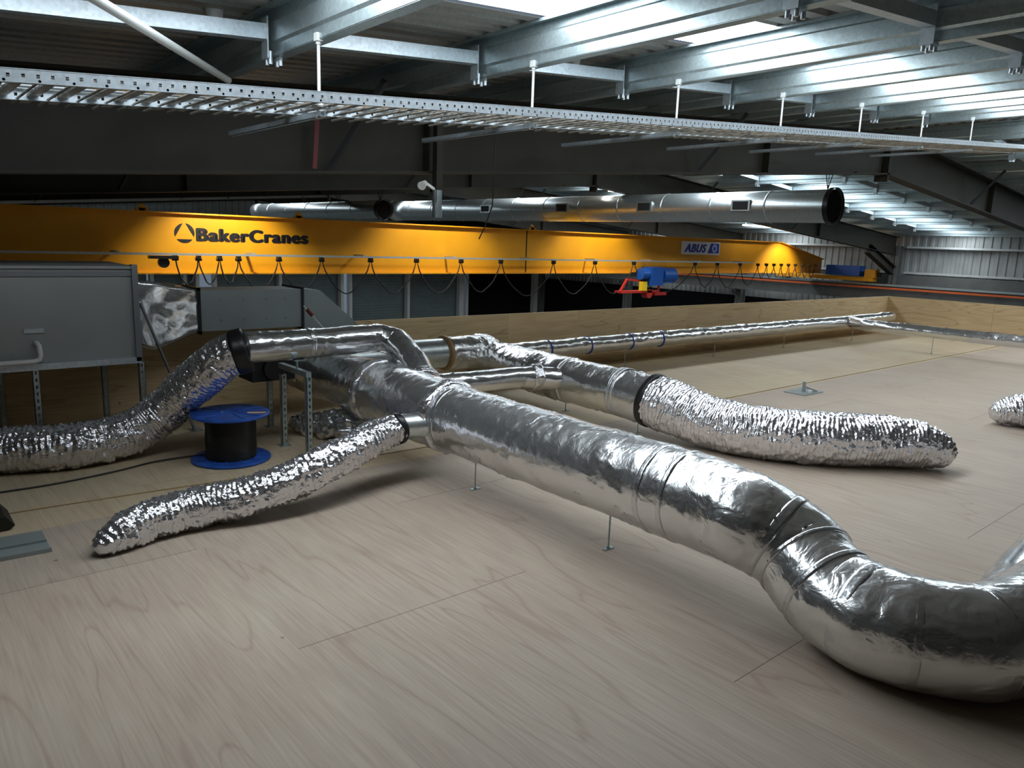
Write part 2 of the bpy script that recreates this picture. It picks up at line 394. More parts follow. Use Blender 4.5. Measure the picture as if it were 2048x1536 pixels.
def corr_wall(name, mat, p, q, z0, z1, pitch_=.25, depth=.03):
    # vertical-ribbed sheet from p to q (2D)
    mb = MB(); p = Vector(p); q = Vector(q); d = (q-p); n = int(d.length/pitch_); d.normalize(); nn = Vector((-d.y, d.x)); pts = []
    for i in range(n):
        for a, o in ((0, 0), (.4, 0), (.5, 1), (.9, 1)): pts.append(p + d*((i+a)*pitch_) + nn*(o*depth))
    pts.append(q)
    vs = []
    for c in pts: vs += [(c.x, c.y, z0), (c.x, c.y, z1)]
    mb.add(vs, [(2*i, 2*i+2, 2*i+3, 2*i+1) for i in range(len(pts)-1)])
    return struct(mb.build(name, mat))
corr_wall('wall_right', 'wall', (XR, YB), (XR, YF), HALL, 2.5)
corr_wall('wall_far', 'wall_teal', (XR, YF), (XL, YF), .9, 3.8)
def plain_wall(name, mat, a, b_): mb = MB(); mb.box(a, b_); return struct(mb.build(name, mat))
plain_wall('wall_left', 'paint_grey', (XL-.1, YB, HALL), (XL, YF, 2.5))
plain_wall('wall_back', 'paint_grey', (XL, YB-.1, HALL), (XR, YB, 3.8))
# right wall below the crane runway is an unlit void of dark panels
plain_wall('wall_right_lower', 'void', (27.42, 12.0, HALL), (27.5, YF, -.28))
# right wall girts
for k, z in enumerate((2.34, 1.87, 1.0)):
    mb = MB()
    for a, b_ in zip([YB]+FRAMES, FRAMES): mb.box((27.38, a+.2, z-.035), (27.56, b_-.2, z+.035))
    struct(mb.build('trim_%d' % (20+k), 'white_paint'))
mb = MB(); mb.box((27.35, 2.0, .1), (27.55, 13.2, .93)); struct(mb.build('trim_24', 'paint_grey'))

# far wall: roller doors between posts
POSTS = [7.9, 9.05, 9.5, 10.15, 12.75, 15.5, 15.9, 18.84, 21.85, 22.2, 26.7]
def far_wall():
    mb = MB()   # lintel band above doors
    mb.box((XL, 29.6, .75), (XR, 29.75, .95)); struct(mb.build('trim_30', 'white_paint'))
    mb = MB(); mb.box((XL, 29.9, HALL), (7.9, 30.0, .95)); struct(mb.build('wall_far_left', 'wall_teal'))
far_wall()
def shutter(x0, x1, label, mat='shutter'):
    t_ = thing('roller_shutter', label, 'roller door', ((x0+x1)/2, 29.5, HALL))
    mb = MB(); n = 44; z0, z1 = HALL, .8; vs = []
    for i in range(n+1):
        z = z0+(z1-z0)*i/n; vs += [(x0, 29.5, z), (x1, 29.5, z), (x0, 29.53, z+.03), (x1, 29.53, z+.03)]
    fs = []
    for i in range(n): a = 4*i; fs += [(a, a+1, a+3, a+2), (a+2, a+3, a+5, a+4)]
    mb.add(vs, fs); mb.build('curtain', mat, t_)
    for xx in (x0, x1-.08): mb = MB(); mb.box((xx, 29.45, z0), (xx+.08, 29.58, z1)); mb.build('guide_rail', 'paint_grey', t_)
shutter(10.2, 12.7, 'grey slatted roller shutter, first after the pale post group below the crane lettering')
shutter(12.8, 15.45, 'grey slatted roller shutter between two single pale posts on the far wall')
shutter(15.95, 18.8, 'grey slatted roller shutter just right of the doubled pale posts')
shutter(18.9, 21.8, 'dark grey slatted roller shutter next to the black doorway')
shutter(7.95, 9.45, 'narrow grey slatted roller shutter behind the grey duct, furthest left')
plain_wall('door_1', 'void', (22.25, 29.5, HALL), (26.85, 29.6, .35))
for i, x in enumerate(POSTS):
    mb = MB(); w = .26 if x in (21.85, 26.7) else .13
    mb.box((x-w/2, 29.2, HALL), (x+w/2, 29.34, .8))
    mb.box((x-w/2, 29.34, HALL), (x-w/2+.015, 29.46, .8))
    tag(mb.build('door_post', 'white_paint', origin=(x, 29.27, HALL)),
        'pale steel door post, number %s from the left along the far wall' % ('one two three four five six seven eight nine ten eleven'.split()[i]), 'post', 'pale posts of the far wall')

# ------------------------------------------------------------------ roof steel
def ibeam(mb, p, q, depth, fl, tw=.012, tf=.02):
    # top centre line p->q, beam hangs below
    p = Vector(p); q = Vector(q); d = (q-p).normalized(); sd = d.cross(Vector((0, 0, 1))).normalized(); u = sd.cross(d)
    mid = -u*(depth/2)
    mb.bar(p+mid, q+mid, tw, depth-2*tf, u); mb.bar(p-u*(tf/2), q-u*(tf/2), fl, tf, u); mb.bar(p-u*(depth-tf/2), q-u*(depth-tf/2), fl, tf, u)
ORD = ['nearest', 'second', 'third', 'fourth', 'farthest']
for i, y in enumerate(FRAMES):
    t_ = thing('portal_rafter', 'dark painted steel portal rafter, %s from the viewer of the roof frames' % ORD[i], 'roof beam', (RIDGE, y, pz(RIDGE)), 'portal rafters across the hall')
    for xa, xb in ((XL+.1, RIDGE), (RIDGE, 26.98)):
        mb = MB(); ibeam(mb, (xa, y, pz(xa)-.003), (xb, y, pz(xb)-.003), .61, .2); mb.build('rafter_beam', 'paint_dark', t_)
    mb = MB(); mb.box((RIDGE-.02, y-.1, pz(RIDGE)-.72), (RIDGE+.02, y+.1, pz(RIDGE)-.02))
    mb.bar((RIDGE-.9, y, pz(RIDGE)-.66), (RIDGE, y, pz(RIDGE)-.62), .1, .02); mb.build('ridge_plate', 'paint_dark', t_)
    # stiffeners and fly braces from the bottom flange up to purlins
    for x in (3.58, 8.6, 16.5, 21.5):
        mb = MB(); mb.box((x-.008, y-.095, pz(x)-.6), (x+.008, y+.095, pz(x)-.02)); mb.build('stiffener', 'paint_dark', t_)
    for x in (2.7, 7.2, 15.4, 19.9):
        mb = MB(); mb.bar((x, y-.09, pz(x)-.57), (x+.22, y-.5, pz(x)+.02), .04, .04); mb.build('fly_brace', 'black_matt', t_)
    if i > 0:
        mb = MB(); ibeam(mb, (25.0, y, pz(25.0)-.45), (26.98, y, pz(26.98)-1.0), .3, .2); mb.build('haunch', 'paint_dark', t_)
for i, y in enumerate(FRAMES):
    mb = MB(); mb.box((27.0, y-.012, HALL), (27.35, y+.012, pz(27.0)-.3)); mb.box((27.0, y-.13, HALL), (27.02, y+.13, pz(27)-.3)); mb.box((27.33, y-.13, HALL), (27.35, y+.13, pz(27)-.3))
    tag(mb.build('portal_column', 'paint_grey', origin=(27.17, y, HALL)), 'grey steel column against the right wall, %s of the row' % ORD[i], 'column', 'columns of the right wall')

PX = [.41+1.5*k for k in range(-3, 8)]
PX += [2*RIDGE-x for x in PX[::-1]]
def purlin(x, label):
    z = pz(x); D = PD
    prof = [(0, D), (-.07, D), (-.07, D-.018), (-.066, D-.018), (-.066, D-.004), (-.004, D-.004), (-.004, .19), (-.018, .175), (-.018, .075), (-.004, .06), (-.004, .004), (.07, .004), (.07, .02), (.074, .02), (.074, 0), (0, 0), (0, .06), (-.014, .075), (-.014, .175), (0, .19)]
    mb = MB(); prof = [(-a, b_) for a, b_ in prof] if x > RIDGE and False else prof
    mb.extrude(prof, (x, YB+.1, z), (x, YF-.1, z), (1, 0, 0), (0, 0, 1))
    return tag(mb.build('roof_purlin', 'galv', origin=(x, 0, z)), label, 'roof purlin', 'galvanised purlins under the roof sheets')
NUM = ['first', 'second', 'third', 'fourth', 'fifth', 'sixth', 'seventh', 'eighth', 'ninth', 'tenth', 'eleventh']
for i, x in enumerate(PX):
    if i < 11:
        lab = 'galvanised purlin on the near roof slope, %s counted down from the ridge' % NUM[10-i]
    else: lab = 'galvanised purlin on the far roof slope, %s past the ridge' % NUM[i-11]
    purlin(x, lab)

# bridging channels between purlins
def bridging(xa, xb, y, label, mat='galv_light'):
    t_ = thing('purlin_bridging', label, 'bracing', ((xa+xb)/2, y, (pz(xa)+pz(xb))/2), 'bridging channels between purlins')
    mb = MB(); d = Vector((xb-xa, 0, pz(xb)-pz(xa))).normalized()
    a = Vector((xa+.05, y, pz(xa)+.08)); b_ = Vector((xb-.05, y, pz(xb)+.08))
    mb.bar(a, b_, .075, .004); mb.bar(a+Vector((0, .036, .03)), b_+Vector((0, .036, .03)), .004, .06); mb.bar(a+Vector((0, -.036, .04)), b_+Vector((0, -.036, .04)), .004, .08)
    mb.build('channel', mat, t_)
    for x, s_ in ((xa, 1), (xb, -1)):
        mb = MB(); mb.box((x+s_*.02-.004+(0 if s_ > 0 else -.03), y-.04, pz(x)-.02), (x+s_*.02+.004+(0 if s_ > 0 else -.03), y+.04, pz(x)+.2))
        mb.cyl((x+s_*.03, y-.02, pz(x)-.05), (x+s_*.03, y-.02, pz(x)+.02), .012, 8); mb.cyl((x+s_*.03, y+.025, pz(x)-.05), (x+s_*.03, y+.025, pz(x)+.02), .012, 8)
        mb.build('end_bracket', mat, t_)
nm = 0
for y, who in ((4.4, 'behind the cable tray'), (2.02, 'nearest the viewer'), (9.95, 'beyond the first rafter, farther row'), (7.9, 'beyond the first rafter, nearer row')):
    for i in range(3, 19):
        xa, xb = PX[i], PX[i+1]
        if i == 10: continue
        bridging(xa, xb, y, 'bridging channel %s, %s' % (who, ('%s purlin gap below the ridge' % NUM[9-i]) if i < 10 else ('%s gap past the ridge' % NUM[i-11])))
# diagonal white brace pipe
mb = MB(); mb.cyl((.55, 3.1, 2.46), (1.83, 4.9, 2.53), .021, 14)
tag(mb.build('brace_pipe', 'white_paint', origin=(1.2, 4.0, 2.5)), 'thin white diagonal pipe crossing under the purlins at the upper left', 'pipe')
# smoke detectors on the roof sheet
for (x, y), lab in (((1.66, 4.62), 'round white detector beside the diagonal white pipe'), ((4.41, 4.48), 'round white detector past the second tray hanger')):
    mb = MB(); z = rz(x); mb.cyl((x, y, z-.06), (x, y, z+.01), .04, 20, .05); mb.cyl((x, y, z-.1), (x, y, z-.06), .022, 16, .036)
    tag(mb.build('smoke_detector', 'white_plastic', origin=(x, y, z)), lab, 'detector')

# ------------------------------------------------------------------ cable tray
YN, YFR = 3.60, 4.16
def tz(x): return 2.113 + SL*x
def tray():
    root = thing('cable_tray', 'galvanised ladder cable tray with perforated side rails hung below the purlins', 'cable tray', (6, 3.88, tz(6)))
    segs = [(-1.5, 3.6), (3.6, 7.4), (7.4, 11.2), (11.2, 13.4)]
    for y, nm_ in ((YN, 'near'), (YFR, 'far')):
        for xa, xb in segs:
            mb = MB(); h = .05
            # perforated strip: build as cells with square holes
            n = int((xb-xa)/.05)
            for i in range(n):
                x0 = xa + (xb-xa)*i/n; x1 = xa + (xb-xa)*(i+1)/n
                def q(x, zz): return (x, y, tz(x)+zz)
                hx0 = x0+(x1-x0)*.38; hx1 = x0+(x1-x0)*.62; z0, z1, z2, z3 = 0, .018, .032, h
                vs = [q(x, zz) for zz in (z0, z1, z2, z3) for x in (x0, hx0, hx1, x1)]
                fs = []
                for r_ in range(3):
                    for c_ in range(3):
                        if r_ == 1 and c_ == 1: continue
                        a = r_*4+c_; fs.append((a, a+1, a+5, a+4))
                mb.add(vs, fs)
            s_ = 1 if y == YN else -1
            mb.bar((xa, y+s_*.01, tz(xa)), (xb, y+s_*.01, tz(xb)), .022, .003); mb.bar((xa, y+s_*.01, tz(xa)+h), (xb, y+s_*.01, tz(xb)+h), .022, .003)
            mb.build('side_rail', 'galv_light', root)
    mb = MB(); x = -1.5
    while x < 13.3:
        mb.bar((x, YN+.005, tz(x)+.022), (x, YFR+.26, tz(x)+.022), .045, .010, (-SL, 0, 1))
        mb.cyl((x+.06, YN, tz(x)+.012), (x+.06, YFR+.26, tz(x)+.012), .006, 6)
        x += .12
    o = mb.build('rungs', 'rung', root); o['kind'] = 'stuff'
    # thin cables lying in the tray
    for k, (dy, mt) in enumerate(((.12, 'black_matt'), (.2, 'ahu_frame'), (.27, 'brown_tape'), (.36, 'ahu_frame'))):
        mb = MB(); pts = []
        for i in range(80):
            x = -1.4+14.6*i/79; pts.append((x, YN+dy+.02*math.sin(i*.9+k), tz(x)+.036))
        mb.tube(pts, .008, 6); tag(mb.build('tray_cable', mt, origin=(6, YN+dy, tz(6))), ['black cable lying in the cable tray along its near rail', 'grey cable lying in the cable tray nearest the black cable', 'tan cable lying in the middle of the cable tray', 'grey cable at the far side of the cable tray'][k], 'cable', 'cables in the tray')
tray()
HX = [1.91+1.5*k for k in range(7)]
for i, x in enumerate(HX):
    t_ = thing('tray_hanger', 'pale threaded rod hanger holding the cable tray, %s from the left' % NUM[i], 'hanger', (x, 3.84, tz(x)), 'rod hangers of the cable tray')
    mb = MB(); mb.cyl((x, 3.84, tz(x)), (x, 3.84, pz(x)+.02), .0085, 10); mb.build('rod', 'white_paint', t_)
    mb = MB(); mb.box((x-.018, 3.822, pz(x)-.01), (x+.018, 3.858, pz(x)+.03)); mb.cyl((x, 3.84, pz(x)-.025), (x, 3.84, pz(x)-.01), .014, 6); mb.build('beam_clamp', 'white_paint', t_)
    mb = MB(); mb.box((x-.03, 3.8, tz(x)+.004), (x+.03, 3.88, tz(x)+.012)); mb.cyl((x, 3.84, tz(x)+.012), (x, 3.84, tz(x)+.05), .02, 6); mb.cyl((x, 3.84, tz(x)-.05), (x, 3.84, tz(x)-.03), .018, 6); mb.build('nut_plate', 'white_paint', t_)
    mb = MB(); z = tz(x)-.035
    mb.box((x-.015, 3.8, z-.012), (x+.015, 5.1, z-.009)); mb.box((x-.015, 3.8, z-.012), (x-.012, 5.1, z+.02)); mb.box((x+.012, 3.8, z-.012), (x+.015, 5.1, z+.02)); mb.build('strut_channel', 'galv_light', t_)

# drop post beside nearest rafter with spot lamp
t_ = thing('drop_post', 'slim dark post hanging from the nearest rafter with a pale sleeve at its foot', 'post', (3.62, 5.22, 2.1))
mb = MB(); mb.box((3.59, 5.17, 1.9), (3.65, 5.23, pz(3.6)-.05)); mb.build('post', 'paint_dark', t_)
mb = MB(); mb.cyl((3.62, 5.2, 1.78), (3.62, 5.2, 2.0), .04, 16); mb.build('sleeve', 'galv', t_)
mb = MB(); mb.cyl((3.44, 5.16, 2.02), (3.50, 5.2, 2.05), .035, 14, .02); mb.bar((3.5, 5.2, 2.05), (3.6, 5.2, 2.0), .02, .02); mb.build('spot_lamp', 'white_plastic', t_)
M['dull_red'] = simple('dull_red_tape', (.09, .004, .004), .6)
mb = MB(); mb.bar((2.555, 5.22, 2.08), (2.58, 5.22, 2.42), .035, .004, (0, 1, 0)); tag(mb.build('warning_tape', 'dull_red', origin=(2.57, 5.24, 2.42)), 'short red tape strip hanging in front of the nearest rafter', 'tape')
mb = MB(); mb.tube([(4.05, 5.0, 2.75), (4.05, 5.0, 2.2), (4.04, 5.0, 1.9), (3.98, 5.02, 1.72), (3.93, 5.03, 1.62)], .005, 6)
tag(mb.build('hanging_cable', 'black_matt', origin=(4.05, 5, 2.7)), 'thin black cable dangling from the roof in front of the crane', 'cable')
mb = MB(); x = 7.6; mb.box((x-.09, 4.3, tz(x)+.06), (x+.1, 4.36, tz(x)+.09)); tag(mb.build('yellow_tag', 'yellow_bright', origin=(x, 4.33, tz(x)+.06)), 'small bright yellow tag on the cable tray', 'tag')

# ------------------------------------------------------------------ overhead crane
YC = 13.6
def text_mesh(body, size, width, bold, ext=.003, shear=0.):
    fc = bpy.data.curves.new('txt', 'FONT'); fc.body = body; fc.size = size; fc.extrude = ext; fc.shear = shear; fc.space_character = 1.12
    o = bpy.data.objects.new('tmp', fc); COL.objects.link(o); bpy.context.view_layer.update()
    me = bpy.data.meshes.new_from_object(o.evaluated_get(bpy.context.evaluated_depsgraph_get())); bpy.data.objects.remove(o)
    V = [tuple(v.co) for v in me.vertices]; F = [tuple(p.vertices) for p in me.polygons]
    x0 = min(v[0] for v in V); k = (width-2*bold)/(max(v[0] for v in V)-x0); out = MB()
    for dx, dy in ((-1, 0), (-.5, .35), (0, -.35), (0, .35), (.5, -.35), (1, 0), (.6, .3), (-.6, -.3)):
        out.add([((v[0]-x0)*k+bold*(1+dx), -v[2]+.0002*dx, v[1]+bold*dy) for v in V], F)
    return out
def crane():
    t_ = thing('crane_girder', 'long yellow overhead crane girder spanning the hall with black lettering', 'crane', (12, YC+.25, .88))
    mb = MB()
    prof = [(-4.4, .88), (26.35, .88), (26.35, 1.33), (23.4, 1.86), (-4.4, 1.86)]
    vs = [(x, YC, z) for x, z in prof] + [(x, YC+.5, z) for x, z in prof]; n = len(prof)
    mb.add(vs, [tuple(range(n)), tuple(range(2*n-1, n-1, -1))] + [(i, i+n, (i+1) % n+n, (i+1) % n) for i in range(n)])
    mb.build('box_girder', 'yellow', t_)
    mb = MB(); mb.box((-4.4, YC-.09, 1.86), (23.4, YC+.59, 1.885)); mb.bar((23.4, YC+.25, 1.87), (26.35, YC+.25, 1.345), .68, .025); mb.build('top_flange', 'yellow', t_)
    mb = MB(); mb.box((-4.4, YC-.11, .855), (26.35, YC+.61, .88)); mb.build('bottom_flange', 'yellow', t_)
    mb = MB(); mb.box((12.05, YC-.006, .88), (12.08, YC+.001, 1.86)); mb.build('splice_seam', 'ink', t_)
    for x in (3.57, 6.3, 12.2):
        mb = MB(); mb.box((x-.1, YC-.05, 1.885), (x+.1, YC-.03, 1.93)); mb.cyl((x, YC-.05, 1.94), (x, YC-.03, 1.94), .06, 14); mb.build('lifting_lug', 'yellow', t_)
    # lettering
    lt = text_mesh('BakerCranes', .30, 2.08, .027); lt.v = [(4.43+x, YC-.006+y, 1.425+z) for x, y, z in lt.v]; lt.build('lettering', 'ink', t_)
    # round mark: disc with a triangle left out (three circle segments)
    mb = MB(); cx, cz, R = 4.24, 1.545, .165; tri = [90, 210, 330]
    for k_ in range(3):
        a0 = math.radians(tri[k_]+9); a1 = math.radians(tri[(k_+1) % 3] + (360 if k_ == 2 else 0) - 9)
        arc = [(cx+R*math.cos(a0+(a1-a0)*i/16), cz+R*math.sin(a0+(a1-a0)*i/16)) for i in range(17)]
        mb.extrude(arc, (0, YC-.008, 0), (0, YC-.001, 0), (1, 0, 0), (0, 0, 1))
    mb.build('round_mark', 'ink', t_)
    # maker's plate
    x0, x1, z0, z1 = 18.05, 19.95, 1.40, 1.78
    mb = MB(); mb.box((x0, YC-.012, z0), (x1, YC-.001, z1)); pl = mb.build('sign_plate', 'sign_white', t_); 
    mb = MB(); q = [(x0+1.28, z0+.05), (x1-.05, z0+.05), (x1-.05, z1-.04), (x0+1.42, z1-.04)]
    mb.extrude(q, (0, YC-.016, 0), (0, YC-.011, 0), (1, 0, 0), (0, 0, 1)); mb.build('blue_panel', 'sign_blue', pl)
    mb = MB(); cx, cz = x0+1.62, (z0+z1)/2
    mb.extrude([(cx+.13*math.cos(a*math.pi/12), cz+.13*math.sin(a*math.pi/12)) for a in range(24)], (0, YC-.019, 0), (0, YC-.015, 0), (1, 0, 0), (0, 0, 1)); mb.build('emblem', 'sign_pale', pl)
    mb = MB(); mb.extrude([(cx+.05*math.cos(a*math.pi/6), cz+.05*math.sin(a*math.pi/6)) for a in range(12)], (0, YC-.021, 0), (0, YC-.018, 0), (1, 0, 0), (0, 0, 1)); mb.build('emblem_centre', 'sign_blue', pl)
    lt = text_mesh('ABUS', .33, 1.08, .022, .002, .3); lt.v = [(x0+.14+x, YC-.016+y, z0+.075+z) for x, y, z in lt.v]; lt.build('lettering', 'sign_blue', pl)
    # end carriage
    e = thing('crane_end_carriage', 'yellow crane end carriage on the right runway with a blue control box', 'crane part', (26.6, 12.6, .75))
    mb = MB(); mb.box((26.45, 11.75, .66), (26.75, 15.4, .80)); mb.build('carriage_beam', 'yellow', e)
    mb = MB(); mb.box((26.35, 12.2, .82), (26.8, 13.42, 1.17)); mb.build('control_box', 'blue_box', e)
    mb = MB(); mb.box((26.42, 11.68, .80), (26.75, 12.05, 1.07)); mb.build('buffer_housing', 'yellow', e)
    mb = MB(); mb.cyl((26.6, 11.56, .9), (26.6, 11.68, .9), .07, 14); mb.build('buffer', 'black', e)
    for y in (12.1, 15.0):
        mb = MB(); mb.cyl((26.53, y, .702), (26.67, y, .702), .1, 20); mb.build('wheel', 'paint_grey', e)
    # hoist trolley
    h = thing('hoist_trolley', 'blue crane hoist hanging under the yellow girder with a red hook frame', 'hoist', (16.2, YC-.2, .85))
    mb = MB(); mb.cyl((15.9, YC-.62, .83), (15.9, YC-.62, 1.1), .0, 3) if False else mb.box((16.05, YC-.62, .56), (16.55, YC-.25, 1.05)); mb.cyl((15.75, YC-.45, .86), (16.05, YC-.45, .86), .15, 18); mb.build('motor', 'blue_box', h)
    mb = MB(); mb.cyl((16.6, YC-.45, .83), (17.15, YC-.45, .83), .2, 22); mb.box((16.7, YC-.55, .62), (17.05, YC-.3, .75)); mb.build('drum', 'blue_box', h)
    mb = MB(); mb.box((15.6, YC-.35, .80), (17.2, YC-.28, .9)); mb.build('trolley_frame', 'paint_dark', h)
    mb = MB(); mb.box((15.0, YC-.5, .36), (16.5, YC-.25, .42)); mb.bar((15.05, YC-.4, .4), (15.3, YC-.4, .72), .05, .05); mb.bar((15.3, YC-.4, .72), (16.4, YC-.4, .62), .05, .05); mb.cyl((16.15, YC-.5, .33), (16.15, YC-.3, .33), .12, 18); mb.box((16.4, YC-.48, .28), (16.9, YC-.28, .36)); mb.bar((16.6, YC-.4, .3), (16.7, YC-.4, .7), .05, .05); mb.build('hook_frame', 'red', h)
    mb = MB(); mb.box((15.78, YC-.54, .42), (15.98, YC-.42, .66)); mb.build('hook_block', 'yellow_bright', h)
    for x in (15.85, 15.95): mb = MB(); mb.cyl((x, YC-.45, .6), (x, YC-.45, .85), .012, 6); mb.build('rope', 'black_matt', h)
    # festoon track, trolleys and cable loops
    r = thing('festoon_track', 'slim galvanised festoon track along the lower part of the yellow girder', 'cable track', (12, YC-.35, 1.2))
    mb = MB(); mb.box((-4.3, YC-.37, 1.18), (21.3, YC-.33, 1.215)); mb.build('track', 'galv_light', r)
    for x in [v*2.2-3.5 for v in range(12)]:
        mb = MB(); mb.box((x-.02, YC-.36, 1.2), (x+.02, YC, 1.24)); mb.build('track_arm', 'galv_light', r)
    loops = [3.96, 4.34, 4.69, 5.02, 5.76, 6.6, 7.65, 8.73, 9.88, 11.0, 12.65, 14.1, 15.6, 18.3, 19.4, 20.6, 21.6, 22.1, 22.55, 23.0, 23.45, 23.9, 24.35, 24.8, 25.25]
    mb = MB(); pts = []
    for a, b_ in zip(loops, loops[1:]):
        w = b_-a; dp = min(.8, .35+.3*w) if a < 21 else .42
        for i in range(20):
            u = i/20; pts.append((a+w*(u + .04*math.sin(2*math.pi*u)), YC-.35+.015*math.sin(a*9+i), 1.15 - dp*math.sin(math.pi*u)**.6))
    mb.tube(pts, .013, 6); tag(mb.build('festoon_cable', 'black_matt', origin=(12, YC-.35, 1.15)), 'black festoon cable hanging in loops below the track on the girder', 'cable')
    for i, x in enumerate(loops):
        mb = MB(); mb.box((x-.03, YC-.4, 1.12), (x+.03, YC-.3, 1.18)); mb.cyl((x-.05, YC-.35, 1.12), (x+.05, YC-.35, 1.12), .03, 8); o = mb.build('cable_trolley', 'black', r)
    # cable control pendant at left of track
    mb = MB(); mb.box((3.55, YC-.42, 1.12), (4.0, YC-.3, 1.17)); mb.cyl((3.78, YC-.37, 1.06), (3.78, YC-.31, 1.06), .09, 12); mb.build('tow_trolley', 'black', r)
crane()

# crane runway on the right
t_ = thing('crane_runway', 'grey crane runway beam along the right wall carrying an orange conductor rail', 'beam', (26.6, 12, .3))
mb = MB(); ibeam(mb, (26.6, YB+.3, .55), (26.6, YF-1.0, .55), .5, .26); mb.build('runway_beam', 'paint_grey', t_)
mb = MB(); mb.box((26.565, YB+.3, .55), (26.635, YF-.5, .6)); mb.build('rail', 'galv', t_)
mb = MB(); mb.box((26.36, YB+.3, .44), (26.42, YF-.5, .50)); mb.build('conductor_rail', 'orange', t_)
for i, y in enumerate(FRAMES):
    mb = MB(); mb.box((26.5, y-.15, .0), (27.05, y+.15, .05)); mb.bar((26.55, y, .0), (27.03, y, -.4), .04, .1); mb.build('corbel', 'paint_grey', t_)
for y in range(-2, 28, 2):
    mb = MB(); mb.box((26.40, y-.03, .47), (26.55, y+.03, .49)); mb.build('rail_bracket', 'white_paint', t_)

# ------------------------------------------------------------------ big spiral ducts in the hall
def spiral(name, x, z, r, ya, yb, label, boxes, openend=True):
    t_ = thing(name, label, 'duct', (x, ya, z))
    n = 48; mb = MB(); ys = []; y = ya
    while y < yb-.1: ys += [(y, r), (y+.02, r), (y+1.165, r), (y+1.18, r), (y+1.185, r+.008), (y+1.195, r+.008)]; y += 1.2
    ys.append((yb, r)); vs = []
    for y, rr in ys:
        for i in range(n):
            a = 2*math.pi*i/n; vs.append((x+rr*math.cos(a), y, z+rr*math.sin(a)))
    mb.add(vs, [(k*n+i, (k+1)*n+i, (k+1)*n+(i+1) % n, k*n+(i+1) % n) for k in range(len(ys)-1) for i in range(n)], True); mb.build('duct_shell', 'spiral', t_)
    mb = MB(); mb.cyl((x, ya-.03, z), (x, ya+.06, z), r+.03, n, caps=False); mb.build('end_collar', 'black', t_)
    mb = MB(); mb.cyl((x, ya+.01, z), (x, ya+.02, z), r, n); mb.build('end_grille', 'void', t_)
    mb = MB(); mb.cyl((x, yb-.02, z), (x, yb+.02, z), r, n); mb.build('end_cap', 'spiral', t_)
    for y in boxes:
        e = Vector((-1, 0, .05)).normalized(); c = Vector((x, y, z)) + e*(r+.01)
        f_ = MB(); f_.bar(c+Vector((0, -.2, 0)), c+Vector((0, .2, 0)), .05, .2); g = f_.build('outlet_frame', 'spiral', t_)
        f_ = MB(); c2 = c-Vector((.03, 0, 0)); f_.bar(c2+Vector((0, -.16, 0)), c2+Vector((0, .16, 0)), .012, .15); f_.build('outlet_grille', 'black_matt', g)
    for y in (ya+.15, ya+(yb-ya)*.33, ya+(yb-ya)*.62):
        mb = MB(); zt = pz(x)+.02
        for dx in (-.3, .3): mb.cyl((x, y, z+r), (x+dx, y, zt), .008, 6)
        mb.cyl((x, y, z+r), (x, y, zt), .006, 6); mb.build('suspension_wires', 'black_matt', t_)
    return t_
spiral('spiral_duct', 13, 2.403, .29, 6.6, 20.1, 'long bare galvanised spiral duct with square outlets hung above the crane', [8.27, 10.6, 13.1, 16.0])
spiral('spiral_duct', 9, 2.2, .2, 15.0, 21.5, 'shorter bare galvanised spiral duct with an open black end above the lettering', [])
# high bay lamps over the crane
for i, x in enumerate((4.91, 9.41, 14.39, 23.39)):
    z = pz(x)-.28
    y = 12.5
    t_ = thing('high_bay_lamp', 'high bay lamp hanging in front of the crane girder, %s along the beam' % NUM[i], 'lamp', (x, y, z), 'high bay lamps over the crane')
    mb = MB(); mb.cyl((x, y, z), (x, y, z+.1), .16, 24, .07); mb.build('lamp_shade', 'galv_light', t_)
    mb = MB(); mb.cyl((x, y, z-.004), (x, y, z), .13, 24); mb.build('diffuser', 'lamp', t_)
    mb = MB(); mb.cyl((x, y, z+.1), (x, y, pz(x)+.01), .008, 8); mb.build('rod', 'galv', t_)
    l = bpy.data.lights.new('high_bay_light', 'SPOT'); l.energy = 420; l.spot_size = math.radians(105); l.spot_blend = .6; l.shadow_soft_size = .1; l.color = (1, .95, .85)
    lo = bpy.data.objects.new('high_bay_light', l); COL.objects.link(lo); lo.location = (x, y, z-.02); lo.rotation_euler = (math.radians(28), 0, 0)
for i, (x0, y0, x1, z) in enumerate(((12.7, 12.0, 13.6, 2.86), (13.5, 12.3, 14.4, 2.83), (20.3, 13.0, 22.9, 2.3))):
    mb = MB(); mb.box((x0, y0, z), (x1, y0+.1, z+.04)); mb.cyl((x0+.1, y0+.05, z+.03), (x0+.1, y0+.05, rz(x0+.1)-.004), .006, 6); mb.cyl((x1-.1, y0+.05, z+.03), (x1-.1, y0+.05, rz(x1-.1)-.004), .006, 6)
    tag(mb.build('batten_light', 'lamp', origin=(x0, y0, z)), ['slim white light batten above the long spiral duct, first of two', 'slim white light batten above the long spiral duct, second of two', 'slim white light batten past the maker sign on the crane'][i], 'light', 'light battens in the hall')

